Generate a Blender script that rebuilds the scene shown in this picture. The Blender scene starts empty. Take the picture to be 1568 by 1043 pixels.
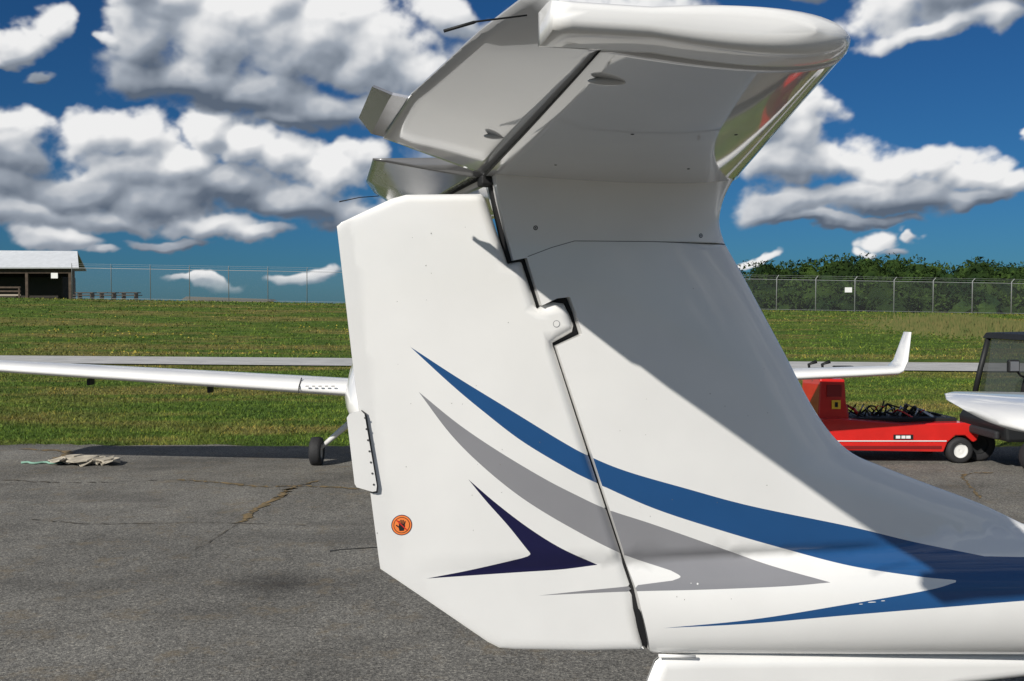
import bpy, math, random
import numpy as np
from mathutils import Vector, Matrix
from mathutils.geometry import delaunay_2d_cdt
random.seed(4); rng=np.random.default_rng(4)
scene=bpy.context.scene
scene.view_settings.view_transform='Standard'; scene.view_settings.look='None'; scene.view_settings.exposure=0
R=math.radians
# ------------------------------------------------------------------ materials
def nodes_of(m):
    m.use_nodes=True; nt=m.node_tree; return nt, nt.nodes, nt.links
def mat(name,col,rough=.5,metal=0.,coat=0.,noise=0.,nscale=8.,bump=0.,bscale=60.,spec=.5,col2=None,crough=.03,cior=1.5):
    m=bpy.data.materials.new(name); nt,N,L=nodes_of(m); b=N['Principled BSDF']
    b.inputs['Base Color'].default_value=(*col,1); b.inputs['Roughness'].default_value=rough
    b.inputs['Metallic'].default_value=metal; b.inputs['Coat Weight'].default_value=coat
    b.inputs['Coat Roughness'].default_value=crough; b.inputs['Coat IOR'].default_value=cior
    b.inputs['Specular IOR Level'].default_value=spec
    tc=N.new('ShaderNodeTexCoord')
    if noise>0 or col2:
        n=N.new('ShaderNodeTexNoise'); n.inputs['Scale'].default_value=nscale; n.inputs['Detail'].default_value=6
        L.new(tc.outputs['Object'],n.inputs['Vector'])
        r=N.new('ShaderNodeValToRGB'); r.color_ramp.elements[0].position=.35; r.color_ramp.elements[1].position=.65
        c2=col2 or tuple(c*(1-noise) for c in col)
        r.color_ramp.elements[0].color=(*c2,1); r.color_ramp.elements[1].color=(*col,1)
        L.new(n.outputs['Fac'],r.inputs['Fac']); L.new(r.outputs['Color'],b.inputs['Base Color'])
    if bump>0:
        n=N.new('ShaderNodeTexNoise'); n.inputs['Scale'].default_value=bscale; n.inputs['Detail'].default_value=4
        L.new(tc.outputs['Object'],n.inputs['Vector'])
        bp=N.new('ShaderNodeBump'); bp.inputs['Strength'].default_value=bump; bp.inputs['Distance'].default_value=.01
        L.new(n.outputs['Fac'],bp.inputs['Height']); L.new(bp.outputs['Normal'],b.inputs['Normal'])
    return m
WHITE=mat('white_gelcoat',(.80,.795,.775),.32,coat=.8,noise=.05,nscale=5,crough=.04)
STABW=mat('shaded_stabiliser_gelcoat',(.50,.505,.515),.3,coat=1.,noise=.06,nscale=5,crough=.03,cior=1.85)  # this and next: white gelcoat with underside shade put into the colour
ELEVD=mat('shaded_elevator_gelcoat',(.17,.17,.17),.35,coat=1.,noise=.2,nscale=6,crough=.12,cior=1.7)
BLUE=mat('blue_paint',(.012,.075,.215),.3,coat=.5,noise=.06,nscale=9)
GREY=mat('grey_paint',(.25,.25,.265),.35,coat=.4,noise=.05,nscale=9)
NAVY=mat('navy_paint',(.006,.006,.045),.3,coat=.5)
SEAM=mat('seam_dark',(.06,.06,.06),.8)
BLACK=mat('black_void',(.006,.006,.007),.7)
RUBBER=mat('rubber',(.018,.018,.02),.75,bump=.3,bscale=40)
DKPLASTIC=mat('dark_plastic',(.014,.015,.016),.55,spec=.3)
STEEL=mat('steel',(.45,.45,.46),.35,metal=.9)
TABM=mat('polished_tab',(.40,.40,.42),.24,metal=.85,bump=.10,bscale=7)
RED=mat('red_paint',(.62,.018,.014),.3,coat=.5,noise=.12,nscale=6)
ORANGE=mat('orange_vinyl',(.85,.22,.05),.45)
YEL=mat('yellow_vinyl',(.85,.55,.04),.45)
GLASS=mat('tinted_canopy',(.03,.04,.05),.05,coat=1.)
# ------------------------------------------------------------------ mesh helpers
def add(name,verts,faces,mats,parent=None,smooth=False,fmat=None):
    me=bpy.data.meshes.new(name); me.from_pydata([tuple(v) for v in verts],[],[tuple(f) for f in faces])
    if not isinstance(mats,(list,tuple)): mats=[mats]
    for m in mats: me.materials.append(m)
    if fmat is not None: me.polygons.foreach_set('material_index',fmat)
    me.polygons.foreach_set('use_smooth',[smooth]*len(me.polygons))
    me.update(); o=bpy.data.objects.new(name,me); scene.collection.objects.link(o)
    if parent: o.parent=parent
    return o
def empty(name,loc=(0,0,0),rot=(0,0,0)):
    o=bpy.data.objects.new(name,None); scene.collection.objects.link(o); o.location=loc; o.rotation_euler=rot
    o.empty_display_size=.2; return o
def box(name,c,size,m,parent=None,bev=.01,rot=(0,0,0),taper=None):
    sx,sy,sz=[a/2 for a in size]; v=[]
    for z in(-1,1):
        k=1 if (taper is None or z<0) else taper
        for x,y in((-1,-1),(1,-1),(1,1),(-1,1)): v.append((x*sx*k,y*sy*k,z*sz))
    f=[(3,2,1,0),(4,5,6,7),(0,1,5,4),(1,2,6,5),(2,3,7,6),(3,0,4,7)]
    o=add(name,v,f,m,parent); o.location=c; o.rotation_euler=rot
    if bev>0:
        b=o.modifiers.new('b','BEVEL'); b.width=bev; b.segments=2; b.limit_method='NONE'
    return o
def tube(name,pts,rad,m,parent=None,seg=10,cap=True):
    pts=[Vector(p) for p in pts]
    if not isinstance(rad,(list,tuple)): rad=[rad]*len(pts)
    v=[];f=[]
    for i,p in enumerate(pts):
        d=(pts[min(i+1,len(pts)-1)]-pts[max(i-1,0)]).normalized()
        a=d.cross(Vector((0,0,1)));
        if a.length<.05: a=d.cross(Vector((0,1,0)))
        a.normalize(); b=d.cross(a)
        for k in range(seg):
            t=2*math.pi*k/seg; v.append(p+(a*math.cos(t)+b*math.sin(t))*rad[i])
    for i in range(len(pts)-1):
        for k in range(seg):
            k2=(k+1)%seg; f.append((i*seg+k,i*seg+k2,(i+1)*seg+k2,(i+1)*seg+k))
    if cap: f.append(tuple(range(seg))[::-1]); f.append(tuple((len(pts)-1)*seg+k for k in range(seg)))
    return add(name,v,f,m,parent,True)
def loft(name,rings,m,parent=None,smooth=True,closed=True,cap=True):
    n=len(rings[0]); v=[p for r in rings for p in r]; f=[]
    for i in range(len(rings)-1):
        for k in range(n if closed else n-1):
            k2=(k+1)%n; f.append((i*n+k,i*n+k2,(i+1)*n+k2,(i+1)*n+k))
    if cap and closed: f.append(tuple(range(n))[::-1]); f.append(tuple((len(rings)-1)*n+k for k in range(n)))
    return add(name,v,f,m,parent,smooth)
def wheel(name,c,r,w,parent,axis='x',hub=STEEL):
    prof=[(r*.55,-w*.45),(r*.8,-w*.5),(r*.95,-w*.42),(r,-w*.2),(r,w*.2),(r*.95,w*.42),(r*.8,w*.5),(r*.55,w*.45)]
    seg=28; rings=[]
    def P(rr,ww,t):
        a,b=rr*math.cos(t),rr*math.sin(t)
        return (c[0]+ww,c[1]+a,c[2]+b) if axis=='x' else (c[0]+a,c[1]+ww,c[2]+b)
    rings=[[P(rr,ww,2*math.pi*k/seg) for rr,ww in prof] for k in range(seg+1)]
    loft(name+'_tyre',rings,RUBBER,parent,True,closed=False,cap=False)
    pr=[(.001,-w*.3),(r*.25,-w*.36),(r*.5,-w*.28),(r*.58,-w*.42),(r*.58,w*.42),(r*.5,w*.28),(r*.25,w*.36),(.001,w*.3)]
    rings=[[P(rr,ww,2*math.pi*k/seg) for rr,ww in pr] for k in range(seg+1)]
    loft(name+'_hub',rings,hub,parent,True,closed=False,cap=False)
def catmull(p,k=8):
    p=[np.array(q,float) for q in p]
    if len(p)<3: return [tuple(q) for q in p]
    P=[2*p[0]-p[1]]+p+[2*p[-1]-p[-2]]; out=[]
    for i in range(1,len(P)-2):
        for j in range(k):
            t=j/k; a,b,c,d=P[i-1:i+3]
            out.append(tuple(.5*((2*b)+(-a+c)*t+(2*a-5*b+4*c-d)*t*t+(-a+3*b-3*c+d)*t**3)))
    out.append(tuple(p[-1])); return out
def inside(poly,x,y):
    c=False; n=len(poly); j=n-1
    for i in range(n):
        xi,yi=poly[i]; xj,yj=poly[j]
        if (yi>y)!=(yj>y) and x<(xj-xi)*(y-yi)/(yj-yi)+xi: c=not c
        j=i
    return c
def dist_poly(A,B,x,y):  # numpy seg arrays
    P=np.array([x,y]); d=B-A; t=np.clip(((P-A)*d).sum(1)/np.maximum((d*d).sum(1),1e-12),0,1)
    q=A+d*t[:,None]-P; return math.sqrt((q*q).sum(1).min())
# ------------------------------------------------------------------ camera
H=1.6; F=1524.; PITCH=math.atan(51.5/F)
cd=bpy.data.cameras.new('camera'); cam=bpy.data.objects.new('camera',cd); scene.collection.objects.link(cam)
cd.sensor_width=36; cd.lens=F/1568*36; cd.clip_end=6000; cd.clip_start=.05
cam.location=(0,0,H); cam.rotation_euler=(R(90)-PITCH,0,0); scene.camera=cam
# ------------------------------------------------------------------ main aircraft frame
TH=R(12); O=Vector((0,2.1,H)); CT,ST=math.cos(TH),math.sin(TH)
def bp(u,v,n=0.):
    """side-view drawing units -> metres (station, height) on the vertical plane n metres outboard of the fin centreline"""
    a=(u-784)/F; b=(521.5-v)/F
    dx,dy,dz=a, math.cos(PITCH)+b*math.sin(PITCH), -math.sin(PITCH)+b*math.cos(PITCH)
    t=(n-2.1*CT)/(dx*ST-dy*CT)
    X,Y,Z=dx*t,dy*t,dz*t
    return (X*CT+(Y-2.1)*ST, Z)
ac=empty('motor_glider',O,(0,0,TH))
LE_d=[(1568,803),(1500,771),(1420,741),(1350,714),(1305,694),(1272,664),(1240,617),(1200,540),(1165,475),(1133,415),(1110,374),(1101,345),(1103,318),(1112,292),(1127,266)]
LE=[bp(*p) for p in catmull(LE_d,4)]
ext=[(2.6,LE[0][1]-.035),(1.9,LE[0][1]-.022),(1.5,LE[0][1]-.014)]
LEz=sorted([(z,s) for s,z in LE+ext]); LEzz=[a[0] for a in LEz]; LEss=[a[1] for a in LEz]
TEd=[bp(516,346),bp(541,565),bp(568,762),bp(583,872)]; TEd.sort(key=lambda p:p[1])
BOT=[bp(998,999),bp(1300,1000),bp(1568,999)]; BOT=[(-.6,BOT[0][1]+.01)]+BOT+[(2.6,BOT[-1][1]-.05)]
def s_le(z): return float(np.interp(z,LEzz,LEss))
def s_te(z): return float(np.interp(z,[p[1] for p in TEd],[p[0] for p in TEd]))
def zbot(s): return float(np.interp(s,[p[0] for p in BOT],[p[1] for p in BOT]))
def naca(x):
    x=min(max(x,0),1); return 5*(.2969*math.sqrt(x)-.126*x-.3516*x*x+.2843*x**3-.1030*x**4)
def rnd(d,r):
    k=1-min(max(d/r,0),1); return math.sqrt(max(0,1-k*k))
def core(s,z):
    a=s_le(z); b=s_te(z); return .086*naca((a-s)/(a-b))
def w_fin(s,z):
    if s>=s_le(z)+1e-6 and z>LE[0][1]-.05: return 0.
    wf=core(s,z)*rnd(z-zbot(s),.05)
    if z>.13: wf*=1+1.1*min(1,((z-.13)/.14))**2
    t=min(max((s-.25)/1.0,0),2.3); zb=zbot(s); top=-.50-.02*t; zc=(zb+top)/2-(.03*(1-min(t,1))); rz=zc-zb
    q=1-((z-zc)/rz)**2
    wb=(.03+.085*t)*math.sqrt(q) if q>0 else 0
    return (wf**3+wb**3)**(1/3)
hinge_d=[(751,256),(762,310),(786,399),(806,395),(829,468),(852,457),(871,455),(880,478),(890,512),(851,530),(907,700),(975,905),(981,932),(998,999)]
rud_front_d=[(745,301),(780,403),(801,400),(825,472),(836,466),(850,463),(866,465),(874,480),(881,498),(879,509),(849,526),(905.3,701),(973,905),(976,935),(992,1000)]
hinge=[bp(u,v,.03) for u,v in hinge_d]
rfront=[bp(u,v,.03) for u,v in rud_front_d]
rud_top=[bp(u,v,0.01) for u,v in [(516,346),(523,340),(600,304),(622,298),(736,297)]]
rud_bot=[bp(u,v,.012) for u,v in [(900,998),(790,996),(766,994),(748,985),(660,925),(583,873)]]
rud_te=[bp(u,v,0.) for u,v in [(580,855),(568,762),(541,565)]]
rud_out=rud_top+rfront+rud_bot+rud_te
rr=np.array(rfront+rud_bot); RA,RB=rr[:-1],rr[1:]
rt=np.array(rud_top); TA,TB=rt[:-1],rt[1:]
def w_rud(s,z):
    d=dist_poly(RA,RB,s,z); d2=dist_poly(TA,TB,s,z)
    return max(core(s,z),.0035)*(.25+.75*rnd(d,.024))*(.30+.70*rnd(d2,.018))
fin_out=hinge+BOT[1:]+ext+LE+[bp(940,258)]
def on_surf(u,v,wf):
    n=.03
    for _ in range(4):
        s,z=bp(u,v,n); n=wf(s,z)
    return (s,z)
# painted stripes
def stripe(segs,k=8):
    out=[]
    for sg in segs:
        c=catmull(sg,k); out+=c if not out else c[1:]
    return out[:-1] if out[0]==out[-1] else out
blue_d=stripe([[(628,531),(700,578),(780,627),(860,676),(903,699),(960,722),(1050,748),(1150,775),(1300,806),(1400,830),(1508,852)],
 [(1508,852),(1600,853),(1760,848)],[(1760,848),(1760,905)],[(1760,905),(1568,920),(1470,928),(1300,942),(1150,955),(1015,962)],
 [(1015,962),(1150,949),(1300,925),(1420,904),(1463,892)],[(1463,892),(1464,889),(1459,888)],[(1459,888),(1400,882),(1300,866),(1200,840),(1100,811),(1000,778),(910,738),(870,718),(800,676),(740,630),(690,588),(628,531)]])
grey_d=stripe([[(641,600),(700,648),(760,689),(830,731),(880,757),(930,780),(1000,803),(1100,838),(1180,866),(1272,892)],
 [(1272,892),(1200,898),(1080,903),(960,906),(825,912)],[(825,912),(900,904),(960,898),(1030,889)],[(1030,889),(1042,883),(1028,874)],[(1028,874),(950,847),(870,806),(800,763),(740,715),(690,665),(641,600)]])
navy_d=stripe([[(717,734),(760,771),(810,809),(860,840),(915,865)],[(915,865),(860,872),(800,876),(740,880),(653,886)],[(653,886),(720,873),(790,857),(808,852)],[(808,852),(812,848),(806,840)],[(806,840),(778,805),(745,768),(717,734)]])
wavg=lambda s,z: w_rud(s,z) if s<np.interp(z,[p[1] for p in hinge][::-1],[p[0] for p in hinge][::-1]) else w_fin(s,z)
dec=[([on_surf(u,v,wavg) for u,v in d],i+1) for i,d in enumerate((blue_d,grey_d,navy_d))]
def strip(line,w):
    l=[np.array(p) for p in line]; a=[];b=[]
    for i,p in enumerate(l):
        d=l[min(i+1,len(l)-1)]-l[max(i-1,0)]; d/=np.linalg.norm(d); n=np.array([-d[1],d[0]])
        a.append(tuple(p+n*w/2)); b.append(tuple(p-n*w/2))
    return a+b[::-1]
seam=strip([on_surf(u,v,w_fin) for u,v in [(808,393),(845,379),(880,369),(1000,370),(1112,374)]],.0014)
def resample(poly,step):
    out=[];n=len(poly)
    for i in range(n):
        a=np.array(poly[i]);b=np.array(poly[(i+1)%n]);L=np.linalg.norm(b-a);k=max(1,int(L/step))
        if L<1e-6: continue
        for j in range(k): out.append(tuple(a+(b-a)*j/k))
    return out
def lens(name,outline,wf,mats,decals,grid=.02,rings=(.0006,.002,.005,.010,.017,.026),parent=ac,noff=0.,step=.012):
    out=resample(outline,step); n=len(out); A=np.array(out); B=np.roll(A,-1,0)
    area=0.5*np.sum(A[:,0]*B[:,1]-B[:,0]*A[:,1]); sg=1 if area>0 else -1
    pts=[Vector(p) for p in out]; edges=[(i,(i+1)%n) for i in range(n)]
    for poly,_ in decals:
        k=len(pts); m=len(poly); pts+=[Vector(p) for p in poly]; edges+=[(k+i,k+(i+1)%m) for i in range(m)]
    C=np.roll(A,1,0)
    for i in range(n):
        d=B[i]-C[i]; d=d/np.linalg.norm(d); nn=np.array([-d[1],d[0]])*sg
        for r in rings:
            q=A[i]+nn*r
            if inside(out,*q) and dist_poly(A,B,*q)>r*.8: pts.append(Vector(q))
    x0,y0=A.min(0);x1,y1=A.max(0)
    for x in np.arange(x0,x1,grid):
        for y in np.arange(y0,y1,grid):
            if inside(out,x,y) and dist_poly(A,B,x,y)>rings[-1]*1.2: pts.append(Vector((x+random.uniform(-.001,.001),y+random.uniform(-.001,.001))))
    V,E,Fc,*_=delaunay_2d_cdt(pts,edges,[],0,1e-6)
    keep=[];fm=[]
    for f in Fc:
        c=sum((V[i] for i in f),Vector((0,0)))/3
        if not inside(out,c.x,c.y): continue
        mi=0
        for poly,k in decals:
            if inside(poly,c.x,c.y): mi=k
        keep.append(tuple(f)); fm.append(mi)
    W=[wf(p.x,p.y) for p in V]; e=.0009; NN=[]
    for p,w in zip(V,W):
        gx=(wf(p.x+e,p.y)-wf(p.x-e,p.y))/(2*e); gy=(wf(p.x,p.y+e)-wf(p.x,p.y-e))/(2*e)
        NN.append(Vector((-gx,-1,-gy)).normalized())
    nv=len(V)
    verts=[(p.x,-(noff+w),p.y) for p,w in zip(V,W)]+[(p.x,-(noff-w),p.y) for p,w in zip(V,W)]
    norms=NN+[Vector((q.x,-q.y,q.z)) for q in NN]
    faces=[];fmm=[]
    for f,m in zip(keep,fm):
        a,b,c=[V[i] for i in f]; ccw=(b-a).cross(c-a)>0
        g=f if ccw else f[::-1]
        faces.append(g); fmm.append(m); faces.append(tuple(i+nv for i in g[::-1])); fmm.append(m)
    Bs=out
    for i in range(n):
        a=Bs[i];b=Bs[(i+1)%n]; wa,wb_=wf(*a),wf(*b)
        if max(wa,wb_)<.0008: continue
        k=len(verts); verts+=[(a[0],-(noff+wa),a[1]),(b[0],-(noff+wb_),b[1]),(b[0],-(noff-wb_),b[1]),(a[0],-(noff-wa),a[1])]
        d=Vector((b[0]-a[0],0,b[1]-a[1])).normalized(); wn=Vector((d.z,0,-d.x))*sg
        norms+=[wn]*4; faces.append((k,k+1,k+2,k+3) if sg<0 else (k+3,k+2,k+1,k)); fmm.append(0)
    o=add(name,verts,faces,mats,parent,True,fmm)
    o.data.normals_split_custom_set_from_vertices([tuple(x) for x in norms])
    return o
PM=[WHITE,BLUE,GREY,NAVY,SEAM]
lens('fin_and_tail_boom',fin_out,w_fin,PM,dec+[(seam,4)])
lens('rudder',rud_out,w_rud,PM,dec)
sp=strip([bp(u,v,.0) for u,v in [(757,262),(764,300),(785,398),(812,410),(838,490),(858,540),(905,700),(972,905),(988,985)]],.035)
lens('hinge_gap_shade',sp,lambda s,z:.011,[BLACK],[],rings=(.003,))  # black filler put inside the hinge gap to stand for its shade
horn_bk=[bp(u,v,0.) for u,v in [(815,460),(872,448),(900,512),(850,540)]]
lens('hinge_pocket',horn_bk,lambda s,z:.010,[BLACK],[],rings=(.003,))
def sticker(name,poly,wf,layer,m,base=None):
    v=[(s,-(wf(s,z)+.0006+.00035*layer),z) for s,z in poly]
    A=sum(poly[i][0]*poly[(i+1)%len(poly)][1]-poly[(i+1)%len(poly)][0]*poly[i][1] for i in range(len(poly)))
    f=tuple(range(len(v))); 
    if A<0: f=f[::-1]
    return add(name,v,[f],m,ac)
def circ(c,r,n=28,r2=None): return [(c[0]+r*math.cos(2*math.pi*i/n),c[1]+(r2 or r)*math.sin(2*math.pi*i/n)) for i in range(n)]
hc=on_surf(615,804,w_rud); r0=.0215
sticker('warning_ring',circ(hc,r0),w_rud,0,NAVY); sticker('warning_disc',circ(hc,r0*.93),w_rud,1,ORANGE)
sticker('warning_inner_ring',circ(hc,r0*.78),w_rud,2,BLACK); sticker('warning_inner',circ(hc,r0*.72),w_rud,3,ORANGE)
def quad(cx,cy,l,w,a):
    c,s=math.cos(a),math.sin(a)
    return [(hc[0]+r0*(cx+x*c-y*s),hc[1]+r0*(cy+x*s+y*c)) for x,y in ((0,-w/2),(l,-w/2),(l+w*.3,0),(l,w/2),(0,w/2))]
sticker('hand_palm',[(hc[0]+r0*x,hc[1]+r0*y) for x,y in [(-.22,-.55),(.2,-.55),(.32,-.1),(.28,.12),(-.26,.12),(-.3,-.2)]],w_rud,4,BLACK)
for i,(x,l,a) in enumerate([(-.2,.36,100),(-.05,.46,93),(.1,.44,86),(.24,.33,76)]): sticker('hand_finger_%d'%i,quad(x,.05,l,.12,R(a)),w_rud,4,BLACK)
sticker('hand_thumb',quad(-.2,-.25,.42,.12,R(140)),w_rud,4,BLACK)
sticker('warning_slash',quad(-.5,.5,1.4,.1,R(-45)),w_rud,5,RED)
for i,(u,v) in enumerate([(820,349),(1073,361)]):
    c=on_surf(u,v,w_fin); sticker('screw_rim_%d'%i,circ(c,.0048,16),w_fin,0,BLACK); sticker('screw_head_%d'%i,circ(c,.0033,16),w_fin,1,STEEL)
    sticker('screw_slot_%d'%i,circ(c,.0013,8),w_fin,2,BLACK)
c=on_surf(852,496,w_rud); sticker('hinge_bolt_rim',circ(c,.0075,18),w_rud,0,GREY); sticker('hinge_bolt',circ(c,.0062,18),w_rud,1,WHITE)
# lower hinge slot
pk=[bp(u,v,.04) for u,v in catmull([(975,934),(974,945),(978,965),(985,985),(993,996),(995,993),(990,968),(984,944),(980,934),(975,934)],4)[:-1]]
sticker('lower_hinge_slot',[(s,z) for s,z in pk],lambda s,z:max(w_rud(s,z),w_fin(s,z),.012)+.001,0,BLACK)
# chips
CHIP=mat('paint_chip',(.22,.21,.19),.8)
for i in range(46):
    if i<24: u,v,wf=random.uniform(560,840),random.uniform(330,860),w_rud
    else: u,v,wf=random.uniform(930,1180),random.uniform(420,930),w_fin
    s,z=on_surf(u,v,wf)
    if wf is w_rud and not inside(rud_out,s,z): continue
    if wf is w_fin and not inside(fin_out,s,z): continue
    sticker('paint_chip_%d'%i,circ((s,z),random.uniform(.0004,.0011),6,random.uniform(.0004,.0016)),wf,0,CHIP)
for i,(u,v,a,b) in enumerate([(1335,922,.010,.0010),(1318,925,.005,.0008),(1068,894,.0022,.0022),(1058,893,.0012,.0010),(1352,920,.005,.0008)]):
    sticker('stripe_scuff_%d'%i,circ(on_surf(u,v,w_fin),a,9,b),w_fin,0,WHITE)
# fixed tab on rudder trailing edge
tab=[bp(u,v,.012) for u,v in [(531,640),(535,634),(553,629),(558,634),(577,744),(576,752),(570,753),(546,746),(543,741)]]
lens('rudder_tab',tab,lambda s,z:.0022,[WHITE],[],rings=(.002,),noff=.011)
lens('rudder_tab_edge',[bp(u,v,.01) for u,v in [(545,640),(554,628),(561,633),(579,745),(578,755),(568,755)]],lambda s,z:.0015,[SEAM],[],rings=(.002,),noff=.0068)
for i in range(7):
    s,z=bp(559+i*2.2,640+i*17,.013); sticker('tab_rivet_%d'%i,circ((s,z),.0022,8),lambda a,b:.0136,0,SEAM)
# ventral fairing
ven=[bp(u,v,.0) for u,v in [(1003,1012),(1012,1004),(1060,1001),(1300,1000),(1568,1000),(1750,1002),(1800,1032),(1568,1034),(1460,1047),(1300,1090),(1150,1120),(985,1120),(988,1050)]]
va=np.array(ven);VA,VB=va,np.roll(va,-1,0)
lens('ventral_fin',ven,lambda s,z:.024*rnd(dist_poly(VA,VB,s,z),.022),[WHITE],[])
tube('boom_seam',[(bp(1003,997,.0)[0],-.022,bp(1003,999,.0)[1]),(bp(1058,999,.0)[0],-.026,bp(1058,999)[1]-.001)],.004,WHITE,ac)
bs=[bp(u,v,.03) for u,v in [(1003,1003),(1200,1002),(1400,1001),(1568,1000),(1750,1000)]]
tube('boom_seal',[(s,-.012,z+.012) for s,z in bs],.0035,SEAM,ac,6)
# ---- horizontal stabiliser
def SH(n): return float(np.interp(abs(n),[0,1.05],[-.062,-.118]))
def SL(n): return float(np.interp(abs(n),[0,.05,1.05,1.075,1.09],[.512,.492,.160,.140,.095]))
def STE(n): return float(np.interp(abs(n),[0,.5,.86,1.03],[-.29,-.272,-.225,-.19]))
def HT(n): return float(np.interp(abs(n),[0,1.03],[.036,.0265]))
ZS=.290
def stab_ring(n,sc=1.,full=False):
    le,te=SL(n),STE(n); h=te if full else SH(n); C=le-te; top=[];bot=[]
    K=22
    for i in range(K+1):
        s=le-(le-h)*(1-math.cos(math.pi/2*i/K)); x=(le-s)/C; t=HT(n)*naca(x)/.5*sc
        if full: t=max(t,.018*sc if x>.3 else 0)
        top.append((s,-n,ZS+t)); bot.append((s,-n,ZS-t*.95))
    return top[::-1]+bot[1:]
ns=[-1.03]+list(np.linspace(-1,1,33))+[1.03]
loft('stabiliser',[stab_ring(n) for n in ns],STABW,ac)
for sgn,nm in((1,'near'),(-1,'far')):
    rings=[]
    for a,sc in [(1.028,1),(1.034,1.02),(1.06,1.0),(1.076,.93),(1.084,.82),(1.089,.6),(1.0905,.3)]:
        rings.append(stab_ring(sgn*a,full=True,sc=sc))
    loft('stabiliser_tip_'+nm,rings,WHITE,ac)
    rings=[]; cut=.20 if sgn>0 else .0
    for a in [0,.02]+list(np.linspace(.06,1,24)):
        n=.045+a*(1.022-.045) if sgn>0 else a*1.022+.0; top=[];bot=[]
        h,te=SH(n)-.0015,STE(n); C=SL(n)-te
        lift=float(np.interp(n,[0,1.02],[.012,.046]))
        for i in range(9):
            u=i/8; s=h+(te-h)*u; nn=n+cut*u*(1-a)**2.0
            t=HT(n)*naca((SL(n)-s)/C)/.5; t=max(t,.0012)
            if i==0: t*=.9
            z=ZS+lift*u
            top.append((s,-sgn*nn,z+t)); bot.append((s,-sgn*nn,z-t))
        rings.append(top+bot[::-1])
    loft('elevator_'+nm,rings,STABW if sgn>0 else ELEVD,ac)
def te_pt(n,sgn=1): 
    return Vector((STE(n),-sgn*n,ZS+float(np.interp(abs(n),[0,1.02],[.012,.046]))))
rows=[]
for k,(ds,dz) in enumerate([(.006,-.002),(-.026,.006),(-.050,.030)]):
    rows.append([te_pt(n)+Vector((ds,0,dz)) for n in np.linspace([.22,.215,.235][k],[.52,.51,.46][k],9)])
o=loft('elevator_trim_tab',rows,TABM,ac,smooth=False,closed=False,cap=False); sm=o.modifiers.new('s','SOLIDIFY'); sm.thickness=.004
box('hinge_block',(-.055,0,.262),(.03,.05,.02),BLACK,ac,.004)
for sgn in(1,-1):
    tube('elevator_gap_seal_%d'%(sgn+1),[(SH(n)-.0005,-sgn*n,ZS-.93*HT(n)*naca((SL(n)-SH(n))/(SL(n)-STE(n)))/.5) for n in np.linspace(.03,1.02,12)],[.0028-.0018*i/11 for i in range(12)],BLACK,ac,6)
def blob(name,c,r,m,parent,rot=(0,0,0)):
    v=[];f=[];a=14;b=8
    for i in range(b+1):
        ph=math.pi*i/b
        for k in range(a):
            t=2*math.pi*k/a; v.append((r[0]*math.sin(ph)*math.cos(t),r[1]*math.sin(ph)*math.sin(t),r[2]*math.cos(ph)))
    for i in range(b):
        for k in range(a): f.append((i*a+k,i*a+(k+1)%a,(i+1)*a+(k+1)%a,(i+1)*a+k))
    o=add(name,v,f,m,parent,True); o.location=c; o.rotation_euler=rot; return o
blob('hinge_fairing_outer',(-.075,-.90,ZS-.020),(.024,.006,.005),STABW,ac); blob('hinge_fairing_inner',(-.125,-.45,ZS-.012),(.018,.006,.005),STABW,ac)
for i,(s,n) in enumerate([(.03,.25),(.28,.28),(.06,.6),(.22,.62)]):
    x=(SL(n)-s)/(SL(n)-STE(n)); blob('underside_screw_%d'%i,(s,-n,ZS-.95*HT(n)*naca(x)/.5),(.003,.003,.0012),SEAM,ac)
p=te_pt(1.0); tube('static_wick_near',[p+Vector((.0,0,-.022)),p+Vector((-.055,0,-.032)),p+Vector((-.058,0,-.033)),p+Vector((-.09,0,-.044))],[.0010,.0011,.0018,.0018],DKPLASTIC,ac,6)
p=te_pt(.98,-1); tube('static_wick_far',[p,p+Vector((-.06,0,-.006)),p+Vector((-.12,0,-.02))],[.0012,.0014,.0022],DKPLASTIC,ac,6)
s,z=bp(577,838); s2,z2=bp(505,844); tube('static_wick_rudder',[(s+.01,0,z),(s2+.02,0,z2+.002),(s2,0,z2)],[.001,.001,.002],DKPLASTIC,ac,6)
rings=[]
for s,rw,rh,zc in [(2.45,.13,.16,-.66),(2.8,.2,.22,-.63),(3.3,.38,.40,-.55),(3.9,.52,.56,-.5),(4.6,.55,.58,-.52),(5.2,.48,.46,-.62),(5.7,.3,.28,-.7),(5.95,.1,.1,-.73)]:
    rings.append([(s,rw*math.cos(t),zc+rh*math.sin(t)) for t in np.linspace(0,2*math.pi,29)[:-1]])
loft('fuselage_pod',rings,WHITE,ac)
for y in(-.85,.85):
    wheel('main_wheel',(4.1,y,-H+.19),.19,.12,ac,axis='y'); tube('gear_leg',[(4.1,y*.4,-.9),(4.1,y*.95,-H+.2)],.03,WHITE,ac)
wheel('nose_wheel',(5.5,0,-H+.15),.15,.1,ac,axis='y'); tube('nose_leg',[(5.5,0,-.9),(5.5,0,-H+.2)],.03,STEEL,ac)
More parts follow.
